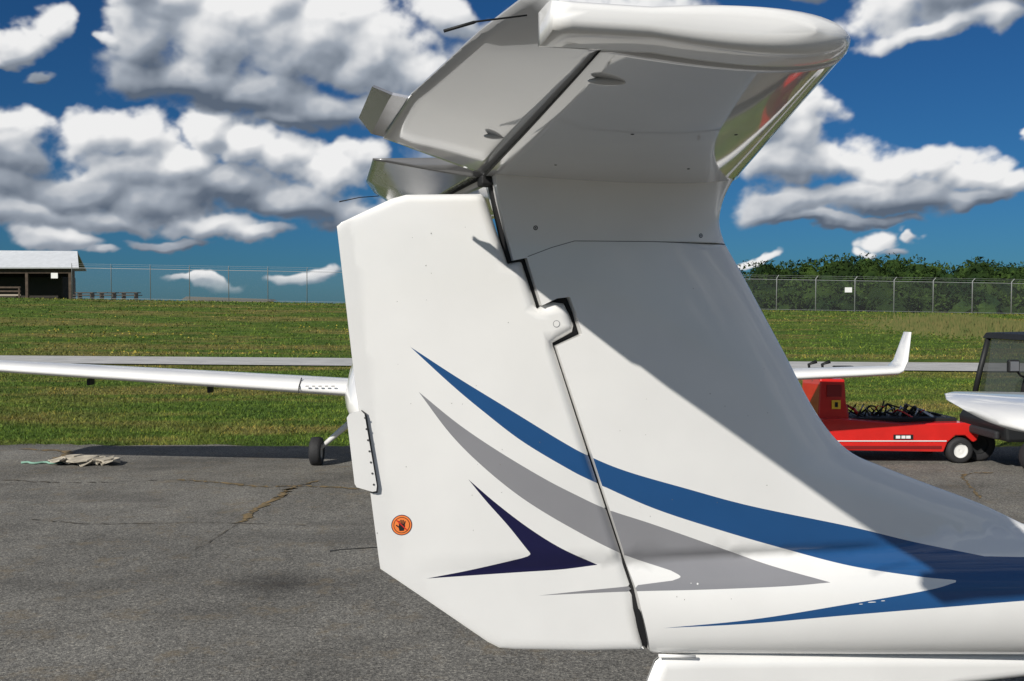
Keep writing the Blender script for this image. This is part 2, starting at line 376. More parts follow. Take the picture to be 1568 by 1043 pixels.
# ------------------------------------------------------------------ other light aircraft
def aircraft(name,loc,yaw,bank,half,dihL,chord=1.0,wl=True,zw=0.78,tk=.19,pitch=0.):
    e=empty(name,loc,(pitch,0,yaw))
    for sg,nm in((-1,'left'),(1,'right')):
        rings=[]
        sec=[(t*half,(1-.45*t**1.3)*chord,zw+math.tan(dihL+sg*bank)*t*half) for t in np.linspace(0.02,1,14)]
        if wl:
            x,c,z=sec[-1]; sec+=[(x+.06,c*.8,z+.015),(x+.11,c*.6,z+.10),(x+.16,c*.30,z+.38)]
        else:
            x,c,z=sec[-1]; sec+=[(x+.08,c*.9,z),(x+.15,c*.66,z),(x+.19,c*.3,z)]
        for j,(x,c,z) in enumerate(sec):
            r=[]
            inw=wl and j>=15
            for i in range(24):
                a=2*math.pi*i/24
                u=.5-.5*math.cos(a); t=tk*c*naca(u)*(1 if a<math.pi else -.6)
                off=u*c-.3*c
                r.append((sg*(x-(t if inw else 0)),off,z+(0 if inw else t)))
            rings.append(r)
        loft('wing_'+nm,rings,WHITE,e)
    rings=[]
    for y,rw,rh,zc in [(-1.75,.06,.06,.78),(-1.5,.22,.2,.78),(-1.0,.34,.33,.82),(-.3,.42,.46,.9),(.5,.42,.46,.93),(1.1,.3,.33,.95),(1.8,.15,.18,.95),(3.6,.09,.1,1.0),(4.6,.06,.07,1.02)]:
        rings.append([(rw*math.cos(t),y,zc+rh*math.sin(t)) for t in np.linspace(0,2*math.pi,25)[:-1]])
    loft('fuselage',rings,WHITE,e); blob('canopy',(0,-.35,1.14),(.36,.8,.36),GLASS,e)
    fv=[(x,y,z) for x in(-.03,.03) for y,z in((3.9,1.0),(4.75,1.0),(4.7,1.95),(4.3,1.95))]
    add('tail_fin',fv,[(0,1,2,3),(7,6,5,4),(0,4,5,1),(1,5,6,2),(2,6,7,3),(3,7,4,0)],WHITE,e)
    rings=[]
    for x in np.linspace(-1.05,1.05,9):
        c=.6-.25*abs(x); rings.append([(x,4.2+(.5-.5*math.cos(a))*c,1.73+.05*c*math.sin(a)) for a in np.linspace(0,2*math.pi,17)[:-1]])
    loft('tailplane',rings,WHITE,e)
    for sg in(-1,1):
        wheel('wheel_%d'%(sg+1),(sg*.87,.45,.145),.145,.12,e,axis='x',hub=WHITE)
        tube('gear_leg_%d'%(sg+1),[(sg*.30,.40,.62),(sg*.62,.42,.36),(sg*.84,.45,.17)],[.04,.03,.022],WHITE,e)
        tube('gear_brace_%d'%(sg+1),[(sg*.30,.38,.80),(sg*.45,.40,.50)],[.05,.035],WHITE,e)
    wheel('nosewheel',(0,-1.2,.14),.14,.1,e,axis='x'); tube('nose_strut',[(0,-1.2,.15),(0,-1.15,.7)],.03,STEEL,e)
    return e
a1=aircraft('light_aircraft',(-1.1,9.55,0),0,-R(.6),4.75,R(3.0),chord=1.1)
for nm,x in [('aileron_horn_1',-1.8),('aileron_horn_2',-2.95),('aileron_horn_3',-3.9)]: box(nm,(x,.0,.78+abs(x)*math.tan(R(3.6))-.085),(.03,.12,.06),DKPLASTIC,a1,.004)
for i in range(5): box('wing_vent_%d'%i,(-.80+.06*i,-.338,.865),(.03,.02,.006),DKPLASTIC,a1,.001)
tube('wing_root_joint',[(-.88,-.34,.80),(-.88,-.32,.86),(-.88,-.2,.93)],.006,SEAM,a1,6)
a2=aircraft('light_aircraft',(7.0,4.1,0),R(-3),R(0),4.75,R(2.0),chord=2.3,wl=False,zw=.95,tk=.11,pitch=R(3))
# ------------------------------------------------------------------ red tug
tg=empty('aircraft_tug',(0,10.1,0))
def prism(name,prof,y0,y1,m,parent,bev=.012):
    n=len(prof); v=[(x,y0,z) for x,z in prof]+[(x,y1,z) for x,z in prof]
    f=[tuple(range(n)),tuple(range(n,2*n))[::-1]]+[((i+1)%n,i,n+i,n+(i+1)%n) for i in range(n)]
    o=add(name,v,f,m,parent)
    if bev: b=o.modifiers.new('b','BEVEL'); b.width=bev; b.segments=2
    return o
prism('body',[(3.18,.14),(4.40,.12),(4.44,.22),(4.52,.29),(4.62,.29),(4.70,.22),(4.74,.24),(4.78,.37),(4.62,.42),(4.0,.41),(3.35,.46),(3.16,.46)],0,.85,RED,tg)
prism('pillar',[(3.14,.44),(3.46,.44),(3.43,.60),(3.41,.86),(3.16,.86)],.08,.7,RED,tg)
box('pillar_recess',(3.30,.074,.74),(.15,.02,.12),mat('deep_red',(.25,.01,.01),.5),tg,.004)
box('warning_label',(3.32,.064,.60),(.09,.006,.09),YEL,tg,0); box('label_symbol',(3.32,.058,.60),(.03,.004,.05),BLACK,tg,0)
box('white_stripe',(3.85,-.004,.235),(1.15,.006,.010),WHITE,tg,0)
box('lower_stripe',(3.80,-.004,.17),(1.15,.006,.030),mat('dark_red',(.2,.008,.008),.5),tg,0)
for i,(x,w) in enumerate([(3.93,.045),(3.985,.04),(4.035,.045)]): box('plate_letter_%d'%i,(x,-.006,.275),(w,.005,.030),WHITE,tg,0)
box('plate',(3.985,-.002,.275),(.2,.008,.05),BLACK,tg,0)
wheel('rear_wheel',(4.57,.05,.135),.135,.13,tg,axis='y',hub=WHITE); wheel('far_rear_wheel',(4.57,.8,.135),.135,.13,tg,axis='y')
wheel('front_wheel',(3.35,.15,.12),.12,.1,tg,axis='y'); wheel('far_front_wheel',(3.35,.7,.12),.12,.1,tg,axis='y')
box('deck',(4.05,.45,.43),(1.1,.6,.05),DKPLASTIC,tg,.01)
for i in range(22):
    x=3.5+.045*i+random.uniform(-.02,.02); h=random.uniform(.02,.13)
    tube('hose_%d'%i,[(x-.06,.2+random.random()*.4,.44),(x-.02,.2+random.random()*.3,.46+h),(x+.04,.25+random.random()*.3,.46+h*random.uniform(.3,1)),(x+.09,.2+random.random()*.4,.45)],random.choice([.006,.01,.018]),random.choice([DKPLASTIC,DKPLASTIC,RED,RUBBER,STEEL]),tg,6)
tube('lever',[(3.85,.3,.45),(3.90,.3,.62)],.008,DKPLASTIC,tg,6); tube('tow_handle',[(3.8,.35,.45),(3.95,.35,.58),(4.2,.35,.50),(4.4,.35,.44)],.010,DKPLASTIC,tg,6)
for dx in (0,.14): tube('control_grip_%s'%dx,[(3.12+dx,.3,.86),(3.10+dx,.28,1.0),(3.18+dx,.28,1.03)],[.012,.016,.02],DKPLASTIC,tg,8)
box('control_head',(3.24,.3,.91),(.24,.14,.08),DKPLASTIC,tg,.02); box('control_panel',(3.46,.28,.95),(.20,.1,.07),DKPLASTIC,tg,.01)
# ------------------------------------------------------------------ utility cart
gc=empty('golf_cart',(.32,9.4,0))
prism('front_cowl',[(4.42,.30),(4.40,.46),(4.48,.58),(4.60,.66),(4.85,.72),(5.0,.50),(5.0,.30)],.1,1.1,DKPLASTIC,gc,.03)
prism('rear_body',[(5.0,.28),(5.0,.42),(5.4,.45),(5.4,.7),(6.3,.7),(6.4,.3)],.1,1.1,DKPLASTIC,gc,.03)
prism('roof',[(4.66,1.27),(4.70,1.33),(6.1,1.36),(6.2,1.30)],.05,1.15,DKPLASTIC,gc,.015)
for y in(.12,1.08):
    tube('front_post_%d'%(y*10),[(4.56,y,.66),(4.62,y,.95),(4.70,y,1.28)],.03,DKPLASTIC,gc,8); tube('rear_post_%d'%(y*10),[(6.0,y,.7),(6.05,y,1.32)],.02,DKPLASTIC,gc,8)
gl=bpy.data.materials.new('windshield'); nt,N,L=nodes_of(gl); N['Principled BSDF'].inputs['Base Color'].default_value=(.03,.035,.03,1); N['Principled BSDF'].inputs['Alpha'].default_value=.75; N['Principled BSDF'].inputs['Roughness'].default_value=.1
add('windshield',[(4.60,.14,.70),(4.60,1.06,.70),(4.70,1.06,1.27),(4.70,.14,1.27)],[(0,1,2,3)],gl,gc)
add('side_curtain',[(4.62,.09,.70),(5.9,.09,.70),(5.95,.09,1.27),(4.72,.09,1.27)],[(0,1,2,3)],gl,gc)
tube('mirror_arm',[(4.60,.10,.92),(4.50,.02,.95),(4.46,.02,1.0)],.010,DKPLASTIC,gc,6); box('mirror',(4.42,0,1.04),(.11,.05,.12),DKPLASTIC,gc,.015); box('mirror_glass',(4.42,-.028,1.04),(.08,.004,.09),STEEL,gc,0)
wheel('front_wheel_near',(4.68,-.02,.18),.18,.16,gc,axis='y',hub=DKPLASTIC); wheel('front_wheel_far',(4.50,.9,.18),.18,.16,gc,axis='y',hub=DKPLASTIC)
wheel('rear_wheel_near',(6.0,.02,.2),.2,.16,gc,axis='y'); wheel('rear_wheel_far',(6.0,1.1,.2),.2,.16,gc,axis='y')
box('seat',(5.3,.6,.62),(.4,.8,.12),RUBBER,gc,.03); box('seat_back',(5.5,.6,.88),(.1,.8,.4),RUBBER,gc,.03)
tube('steering_wheel',[(4.85+.06*math.sin(t),.4+.16*math.cos(t),.9+.14*math.sin(t)) for t in np.linspace(0,6.283,17)],.012,RUBBER,gc,6)
tube('steering_column',[(4.85,.4,.9),(4.65,.4,.68)],.015,RUBBER,gc,6)
box('headlamp',(4.40,.3,.52),(.03,.16,.07),STEEL,gc,.01); box('bumper',(4.36,.6,.36),(.05,.9,.08),RUBBER,gc,.02)
# ------------------------------------------------------------------ terrain
def hgt(x,y):
    r=np.clip((y-33)/(68-33),0,1); r=r*r*(3-2*r); hm=np.clip(1.63-.0165*x,.6,2.6)
    f=np.clip((y-95)/60,0,1); return r*hm*(1-f*.8)
GM=bpy.data.materials.new('grass'); nt,N,L=nodes_of(GM); B=N['Principled BSDF']; B.inputs['Roughness'].default_value=.9; B.inputs['Specular IOR Level'].default_value=.1
def noise(N,L,src,scale,det=5,rough=.6,sc=None):
    n=N.new('ShaderNodeTexNoise'); n.inputs['Scale'].default_value=scale; n.inputs['Detail'].default_value=det; n.inputs['Roughness'].default_value=rough
    if sc:
        m=N.new('ShaderNodeMapping'); m.inputs['Scale'].default_value=sc; L.new(src,m.inputs['Vector']); L.new(m.outputs[0],n.inputs['Vector'])
    else: L.new(src,n.inputs['Vector'])
    return n.outputs['Fac']
def ramp(N,L,fac,stops):
    r=N.new('ShaderNodeValToRGB'); e=r.color_ramp.elements
    while len(e)<len(stops): e.new(.5)
    for k,(p,c) in zip(e,stops): k.position=p; k.color=(*c,1) if len(c)==3 else c
    L.new(fac,r.inputs['Fac']); return r.outputs['Color']
def mix(N,L,fac,a,b,mode='MIX'):
    m=N.new('ShaderNodeMix'); m.data_type='RGBA'; m.blend_type=mode
    if isinstance(fac,float): m.inputs[0].default_value=fac
    else: L.new(fac,m.inputs[0])
    for i,s in((6,a),(7,b)):
        if isinstance(s,tuple): m.inputs[i].default_value=(*s,1)
        else: L.new(s,m.inputs[i])
    return m.outputs[2]
def grass_color(N,L,geo):
    big=noise(N,L,geo,.10,5,.65,(1,3.6,1)); med=noise(N,L,geo,.9,6,.75,(1,1.8,1)); fine=noise(N,L,geo,9,4,.8)
    c=ramp(N,L,med,[(.32,(.034,.064,.011)),(.5,(.070,.120,.018)),(.68,(.130,.180,.030))])
    dry=ramp(N,L,big,[(.46,(0,0,0)),(.58,(.9,.9,.9))])
    c2=ramp(N,L,med,[(.38,(.090,.105,.024)),(.62,(.22,.175,.060))])
    c=mix(N,L,dry,c,c2)
    f=ramp(N,L,fine,[(.3,(.45,.45,.45)),(.65,(1.25,1.25,1.25))])
    return mix(N,L,1.0,c,f,'MULTIPLY')
g=N.new('ShaderNodeNewGeometry'); L.new(grass_color(N,L,g.outputs['Position']),B.inputs['Base Color'])
nb=noise(N,L,g.outputs['Position'],9,6,.7); bpn=N.new('ShaderNodeBump'); bpn.inputs['Distance'].default_value=.05; bpn.inputs['Strength'].default_value=.8; L.new(nb,bpn.inputs['Height']); L.new(bpn.outputs[0],B.inputs['Normal'])
xs=np.unique(np.concatenate([np.linspace(-1500,-120,16),np.linspace(-120,140,66),np.linspace(140,1500,16)]))
ys=np.unique(np.concatenate([np.linspace(-400,8,12),np.linspace(8,120,57),np.linspace(120,2500,30)]))
V=[];Fs=[]
for y in ys:
    for x in xs: V.append((x,y,float(hgt(x,y))))
nx=len(xs)
for j in range(len(ys)-1):
    for i in range(nx-1): Fs.append((j*nx+i,j*nx+i+1,(j+1)*nx+i+1,(j+1)*nx+i))
add('ground',V,Fs,GM,None,True)
# asphalt
AM=bpy.data.materials.new('asphalt'); nt,N,L=nodes_of(AM); B=N['Principled BSDF']; B.inputs['Roughness'].default_value=.9; B.inputs['Specular IOR Level'].default_value=.15
g=N.new('ShaderNodeNewGeometry'); P=g.outputs['Position']
c=ramp(N,L,noise(N,L,P,.8,6,.7),[(.32,(.120,.115,.104)),(.68,(.225,.216,.194))])
c=mix(N,L,1.0,c,ramp(N,L,noise(N,L,P,70,4,.9),[(.34,(.18,.18,.18)),(.47,(.80,.80,.80)),(.55,(1.1,1.1,1.1)),(.66,(2.4,2.35,2.2))]),'MULTIPLY')
br=ramp(N,L,noise(N,L,P,3.4,6,.8),[(.53,(0,0,0)),(.69,(.65,.65,.65))]); c=mix(N,L,br,c,(.20,.16,.105))
dk=ramp(N,L,noise(N,L,P,.45,4,.6,(1,2.2,1)),[(.56,(0,0,0)),(.64,(.35,.35,.35))]); c=mix(N,L,dk,c,(.07,.067,.062))
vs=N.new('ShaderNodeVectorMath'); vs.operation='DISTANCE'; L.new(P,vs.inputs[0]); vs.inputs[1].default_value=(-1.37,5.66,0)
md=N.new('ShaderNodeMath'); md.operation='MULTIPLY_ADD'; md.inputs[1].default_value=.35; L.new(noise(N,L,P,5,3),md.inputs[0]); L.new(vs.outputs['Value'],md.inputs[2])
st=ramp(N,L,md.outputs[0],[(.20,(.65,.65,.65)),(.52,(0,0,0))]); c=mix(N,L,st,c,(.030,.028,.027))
L.new(c,B.inputs['Base Color'])
bpn=N.new('ShaderNodeBump'); bpn.inputs['Distance'].default_value=.008; bpn.inputs['Strength'].default_value=1.; L.new(noise(N,L,P,90,3,.75),bpn.inputs['Height']); L.new(bpn.outputs[0],B.inputs['Normal'])
edge=[]; xx=np.linspace(-60,60,900)
for x in xx: edge.append((x,11.42+.04*math.sin(x*3.1)+.06*random.uniform(-1,1)+.05*math.sin(x*.9),.006))
V=[(x,-60,.006) for x in xx]+edge; n=len(xx)
add('asphalt_apron',V,[(i,i+1,n+i+1,n+i) for i in range(n-1)],AM)
TM=mat('taxiway_asphalt',(.46,.455,.44),.9,noise=.2,nscale=1.5)
a=Vector((-15.5,30.1,0));b=Vector((13.2,26.0,0)); d=(b-a).normalized(); pn=Vector((-d.y,d.x,0)); a2_=a-d*120; b2_=b+d*120
add('taxiway',[(a2_-pn*2.1)+Vector((0,0,.03)),(b2_-pn*1.7)+Vector((0,0,.03)),(b2_+pn*1.7)+Vector((0,0,.03)),(a2_+pn*2.1)+Vector((0,0,.03))],[(0,1,2,3)],TM)
# grass blades
BM=bpy.data.materials.new('grass_blades'); nt,N,L=nodes_of(BM); B=N['Principled BSDF']; B.inputs['Roughness'].default_value=.7; B.inputs['Specular IOR Level'].default_value=.2
g=N.new('ShaderNodeNewGeometry'); cc=grass_color(N,L,g.outputs['Position']); 
rp=ramp(N,L,g.outputs['Random Per Island'],[(0,(.85,.9,.8)),(.7,(1.4,1.4,1.15)),(.93,(1.6,1.5,1.2)),(.97,(2.6,2.0,1.3))]); L.new(mix(N,L,1.0,cc,rp,'MULTIPLY'),B.inputs['Base Color'])
def blades(name,n,y0,y1,h0,h1,wf,mt,power=1.4,gap=2.25):
    u=rng.random(n); Y=(y0**(1-power)+u*(y1**(1-power)-y0**(1-power)))**(1/(1-power))
    X=(rng.random(n)*2-1)*(.56*Y+1.2)
    tx=(X-a.x)*d.y-(Y-a.y)*d.x; keep=np.abs(tx)>gap; X=X[keep];Y=Y[keep]; n=len(X)
    Z=hgt(X,Y); h=h0+(h1-h0)*rng.random(n)**2.5; w_=wf*Y*(.6+.8*rng.random(n)); an=rng.random(n)*math.pi
    lx=rng.normal(0,.7,n)*h; ly=rng.normal(0,.7,n)*h
    dx=np.cos(an)*w_*.5; dy=np.sin(an)*w_*.5
    co=np.zeros((n,3,3)); co[:,0]=np.stack([X-dx,Y-dy,Z-.004],1); co[:,1]=np.stack([X+dx,Y+dy,Z-.004],1); co[:,2]=np.stack([X+lx,Y+ly,Z+h],1)
    me=bpy.data.meshes.new(name); me.vertices.add(3*n); me.loops.add(3*n); me.polygons.add(n)
    me.vertices.foreach_set('co',co.ravel()); me.loops.foreach_set('vertex_index',np.arange(3*n)); me.polygons.foreach_set('loop_start',np.arange(n)*3)
    me.materials.append(mt); me.update(); me.validate(); o=bpy.data.objects.new(name,me); scene.collection.objects.link(o); return o
blades('grass_verge',170000,11.45,27,.015,.06,.0010,BM)
blades('grass_field',60000,30,70,.02,.12,.0012,BM,1.2)
n=900; Y=rng.uniform(33,52,n); X=(rng.random(n)*2-1)*.56*Y; k=(np.sin(X*.35+Y*.9)+np.sin(X*.13-Y*.5)>.7)&(X<-4); X=X[k];Y=Y[k];n=len(X); Z=hgt(X,Y)+.03
co=np.zeros((n,3,3)); 
for j,(px_,pz_) in enumerate([(-.05,0),(.05,0),(0,.05)]): co[:,j]=np.stack([X+px_,Y+rng.normal(0,.02,n),Z+pz_],1)
me=bpy.data.meshes.new('yellow_wildflowers'); me.vertices.add(3*n); me.loops.add(3*n); me.polygons.add(n)
me.vertices.foreach_set('co',co.ravel()); me.loops.foreach_set('vertex_index',np.arange(3*n)); me.polygons.foreach_set('loop_start',np.arange(n)*3); me.materials.append(mat('yellow_petals',(.32,.26,.03),.8)); me.update(); me.validate()
scene.collection.objects.link(bpy.data.objects.new('yellow_wildflowers',me))
n=5000; X=rng.normal(22.5,2.3,n); Y=rng.normal(48,2.5,n); Z=hgt(X,Y); hh=rng.uniform(.2,.7,n)*np.exp(-((X-22.5)/3.5)**2)
co=np.zeros((n,3,3)); w_=.05; co[:,0]=np.stack([X-w_,Y,Z],1); co[:,1]=np.stack([X+w_,Y,Z],1); co[:,2]=np.stack([X+rng.normal(0,.08,n),Y,Z+hh],1)
me=bpy.data.meshes.new('dry_weeds'); me.vertices.add(3*n); me.loops.add(3*n); me.polygons.add(n)
me.vertices.foreach_set('co',co.ravel()); me.loops.foreach_set('vertex_index',np.arange(3*n)); me.polygons.foreach_set('loop_start',np.arange(n)*3); me.materials.append(mat('dry_stems',(.17,.15,.05),.9,col2=(.08,.11,.025),nscale=2)); me.update(); me.validate()
scene.collection.objects.link(bpy.data.objects.new('dry_weeds',me))
# ------------------------------------------------------------------ fence
FM=bpy.data.materials.new('chain_link'); nt,N,L=nodes_of(FM); B=N['Principled BSDF']; B.inputs['Base Color'].default_value=(.3,.32,.34,1); B.inputs['Alpha'].default_value=.06; B.inputs['Roughness'].default_value=.6
POST=mat('galvanised_post',(.36,.37,.38),.5,metal=.3)
fe=empty('chain_link_fence'); fx=np.arange(-30.9,60,2.75); Y0=70.
V=[];Fs=[]
for i,x in enumerate(fx): h=float(hgt(x,Y0)); V+=[(x,Y0,h),(x,Y0,h+2.2)]
add('mesh',V,[(2*i,2*i+2,2*i+3,2*i+1) for i in range(len(fx)-1)],FM,fe)
for i,x in enumerate(fx):
    h=float(hgt(x,Y0)); big=.045 if x>0 else .026
    tube('post_%d'%i,[(x,Y0,h-.1),(x,Y0,h+2.3),(x+.08,Y0-.22,h+2.5)],[big,big,.015],POST,fe,6)
for k,(dz,dy,r) in enumerate([(2.2,0,.018),(2.36,-.07,.006),(2.48,-.18,.006),(.1,0,.010)]):
    tube('rail_%d'%k,[(x,Y0+dy,float(hgt(x,Y0))+dz) for x in fx],r,POST,fe,5)
box('fence_sign',(23.6,69.9,float(hgt(23.6,70))+1.55),(.5,.02,.35),WHITE,fe,0)
# ------------------------------------------------------------------ pole barn
pb=empty('pole_barn',(0,74,0)); hb=float(hgt(-38,72))-.05
WOOD=mat('weathered_wood',(.09,.065,.045),.9,noise=.4,nscale=4); ROOF=mat('metal_roof',(.62,.64,.66),.4,noise=.1,nscale=3)
XR=-31.9
V=[(-58,-.7,hb+2.28),(XR+.05,-.7,hb+2.30),(XR-1.3,2.2,hb+3.65),(-58,2.2,hb+3.85),(XR-1.8,5,hb+2.3),(-58,5,hb+2.3)]
o=add('roof',V,[(0,1,2,3),(3,2,4,5)],ROOF,pb); s_=o.modifiers.new('s','SOLIDIFY'); s_.thickness=.1
for i,x in enumerate(np.arange(XR-.8,-58,-3.2)): box('pole_%d'%i,(x,-.2,hb+1.15),(.2,.2,2.4),WOOD,pb,.01)
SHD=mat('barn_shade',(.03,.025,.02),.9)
box('back_wall',(-46,4.6,hb+1.1),(23,.15,2.4),WOOD,pb,0); box('side_skirt',(-45.3,-.25,hb+2.05),(25,.08,.35),WOOD,pb,0)
box('interior_shade',(-45.5,3.0,hb+.85),(22.6,2.4,1.7),SHD,pb,.1)  # near-black block filling the barn, standing for the shade inside
box('wall_notice',(XR-1.9,-.36,hb+1.7),(.5,.03,.4),WHITE,pb,0)
for k in range(3): box('rail_%d'%k,(-37.9,-1.6,hb+.25+.28*k),(4.4,.06,.12),mat('pale_rail',(.35,.3,.24),.9) if k==0 else WOOD,pb,0)
for k in range(3): box('rail_post_%d'%k,(-35.8-2.1*k,-1.6,hb+.4),(.12,.12,.9),WOOD,pb,0)
pt=empty('picnic_table',(-30.0,72.5,float(hgt(-30,72.5))))
for k in range(3):
    box('top_%d'%k,(-1+1.6*k,0,.5),(1.3,.8,.07),WOOD,pt,0); 
    for sg in(-1,1): box('leg_%d_%d'%(k,sg),(-1+1.6*k+.45*sg,0,.24),(.08,.6,.48),WOOD,pt,0); box('bench_%d_%d'%(k,sg),(-1+1.6*k,.6*sg,.32),(1.3,.22,.06),WOOD,pt,0)
sh=empty('low_shed',(-22.3,78,float(hgt(-21.5,78))-.35))
prism('roof',[(-3.6,.55),(-3.2,.78),(3.2,.58),(3.5,.45)],0,2,mat('shed_roof',(.12,.12,.11),.8),sh,.02); box('wall',(0,1,.25),(6.4,1.8,.5),mat('shed_wall',(.2,.18,.15),.9),sh,0)
# ------------------------------------------------------------------ distant trees
LM=bpy.data.materials.new('tree_foliage'); nt,N,L=nodes_of(LM); B=N['Principled BSDF']; B.inputs['Roughness'].default_value=.85; B.inputs['Specular IOR Level'].default_value=.1
g=N.new('ShaderNodeNewGeometry'); c=ramp(N,L,noise(N,L,g.outputs['Position'],.16,4),[(.38,(.010,.024,.008)),(.62,(.036,.062,.014))])
rp=ramp(N,L,g.outputs['Random Per Island'],[(0,(.5,.55,.5)),(1,(1.4,1.4,1.2))]); L.new(mix(N,L,1.0,c,rp,'MULTIPLY'),B.inputs['Base Color'])
cen=[];
for i in range(150):
    row=i%5; x=18+ (i/150)*118+random.uniform(-1.5,1.5); y=[122,129,136,146,154][row]+random.uniform(-3,3); top=[3.6,5.4,7.0,8.6,9.3][row]*random.uniform(.9,1.12)
    if x<38: top*=.85
    r=random.uniform(3.0,4.6) if row else random.uniform(2,3); cen.append((x,y,top,r))
co=[]
for x,y,top,r in cen:
    nl=1100; sub=[(x+random.uniform(-r,r)*.9,y+random.uniform(-r,r)*.6,top*random.uniform(.25,.92)-.2*r,random.uniform(.28,.55)*r) for _ in range(12)]+[(x,y,top-r*.5,r*.5)]
    for k in range(nl):
        sx,sy,sz,sr=random.choice(sub); v=rng.normal(size=3); v/=np.linalg.norm(v); rr_=sr*random.uniform(.75,1.05)
        p=np.array([sx,sy,sz])+v*rr_*np.array([1,1,.8])
        if p[2]<.2: p[2]=.2
        q=rng.normal(size=(3,3))*.19; co.append(p+q)
co=np.array(co); n=len(co); me=bpy.data.meshes.new('distant_trees'); me.vertices.add(3*n); me.loops.add(3*n); me.polygons.add(n)
me.vertices.foreach_set('co',co.ravel()); me.loops.foreach_set('vertex_index',np.arange(3*n)); me.polygons.foreach_set('loop_start',np.arange(n)*3); me.materials.append(LM); me.update(); me.validate()
dt=bpy.data.objects.new('distant_trees',me); scene.collection.objects.link(dt)
for i,(x,y,top,r) in enumerate(cen):
    if i%3==0: tube('trunk_%d'%i,[(x,y,0),(x+.2,y,top*.4),(x,y,top*.75)],[.25,.18,.06],WOOD,dt,5)
vv=[];ff=[]
for x,y,top,r in cen:
    k=len(vv)
    for j in range(7):
        ph=j/6
        for t in range(10):
            an=t*.6283; rad=r*.85*math.sin(math.pi*(.2+.72*ph))*random.uniform(.8,1.05); vv.append((x+rad*math.cos(an),y+rad*math.sin(an),-.2+ph*(top*.88)))
    for j in range(6):
        for t in range(10): ff.append((k+j*10+t,k+j*10+(t+1)%10,k+(j+1)*10+(t+1)%10,k+(j+1)*10+t))
add('inner_foliage',vv,ff,LM,dt)
# ------------------------------------------------------------------ apron debris
cb=empty('flattened_cardboard',(-4.32,10.05,.012)); CM=mat('cardboard',(.50,.45,.36),.9,noise=.35,nscale=14)
for i in range(11):
    w_=random.uniform(.08,.2); pts=[(random.uniform(.7,1)*w_*math.cos(t),random.uniform(.5,1)*.16*math.sin(t),random.uniform(0,.06)) for t in np.linspace(0,6.28,8)[:-1]]
    o=add('piece_%d'%i,pts,[tuple(range(7))],CM,cb); o.location=(-.30+.058*i,random.uniform(-.12,.12),.01*(i%3)); o.modifiers.new('s','SOLIDIFY').thickness=.012
tube('rope',[(-4.98+.05*i,10.05+.04*math.sin(i*1.7),.02) for i in range(9)],.012,mat('green_rope',(.2,.36,.28),.8),None,6).name='rope'
CW=mat('dried_weed',(.24,.16,.07),.95,col2=(.07,.06,.03),nscale=30); CWW=mat('crack_fill',(.05,.045,.038),.95,col2=(.10,.085,.06),nscale=12)
def crack(name,pts,w0,m=CW,jit=.03):
    vs_=[];fs_=[]
    dense=catmull(pts,12); 
    for i,(x,y) in enumerate(dense):
        jx=random.uniform(-.7,.7)*jit; jy=random.uniform(-1,1)*jit; w=w0*random.uniform(.1,1)
        vs_+=[(x+jx-w/2,y+jy-w/2,.011),(x+jx+w/2,y+jy+w/2,.011)]
    for i in range(len(dense)-1): fs_.append((2*i,2*i+1,2*i+3,2*i+2))
    add(name,vs_,fs_,m)
crack('pavement_crack',[(-2.01,7.28),(-2.01,7.82),(-1.94,8.35),(-1.95,8.65),(-1.80,9.03)],.09)
crack('pavement_crack',[(-3.09,9.13),(-2.67,8.97),(-2.21,8.77),(-1.81,8.80),(-1.36,8.65)],.05)
crack('pavement_crack',[(-4.66,9.13),(-4.13,8.97),(-3.7,9.0),(-3.09,9.13)],.03,CWW)
crack('pavement_crack',[(-5.5,11.1),(-4.9,10.9),(-4.77,10.4),(-4.78,10.07)],.12)
crack('pavement_crack',[(-3.6,7.4),(-3.0,7.25),(-2.3,7.3),(-1.5,7.2)],.016,CWW,.015)
crack('pavement_crack',[(-2.7,5.5),(-2.45,6.0),(-2.1,6.4),(-2.01,7.28)],.010,CWW,.012)
crack('pavement_crack',[(3.9,8.2),(4.1,8.9),(4.3,9.4),(4.6,9.5)],.06)
# ------------------------------------------------------------------ sun + sky
sd=Vector((-1.17*CT+ST, -1.17*ST-CT, .95)).normalized()
sl=bpy.data.lights.new('sun','SUN'); sl.energy=4.9; sl.angle=R(.53); sl.color=(1,.955,.88)
so=bpy.data.objects.new('sun',sl); scene.collection.objects.link(so); so.rotation_euler=sd.to_track_quat('Z','Y').to_euler(); so.location=sd*50
el=math.asin(sd.z); az=math.atan2(sd.x,sd.y)
W=bpy.data.worlds.new('World'); scene.world=W; W.use_nodes=True; nt=W.node_tree; N=nt.nodes; L=nt.links
sky=N.new('ShaderNodeTexSky'); sky.sky_type='NISHITA'; sky.sun_disc=False; sky.sun_elevation=el; sky.sun_rotation=az; sky.altitude=300; sky.air_density=1.; sky.dust_density=.5; sky.ozone_density=3.
sk=mix(N,L,1.0,sky.outputs[0],(.095,.27,.46),'MULTIPLY')
bg=N['Background']; L.new(sk,bg.inputs['Color']); bg.inputs['Strength'].default_value=.1
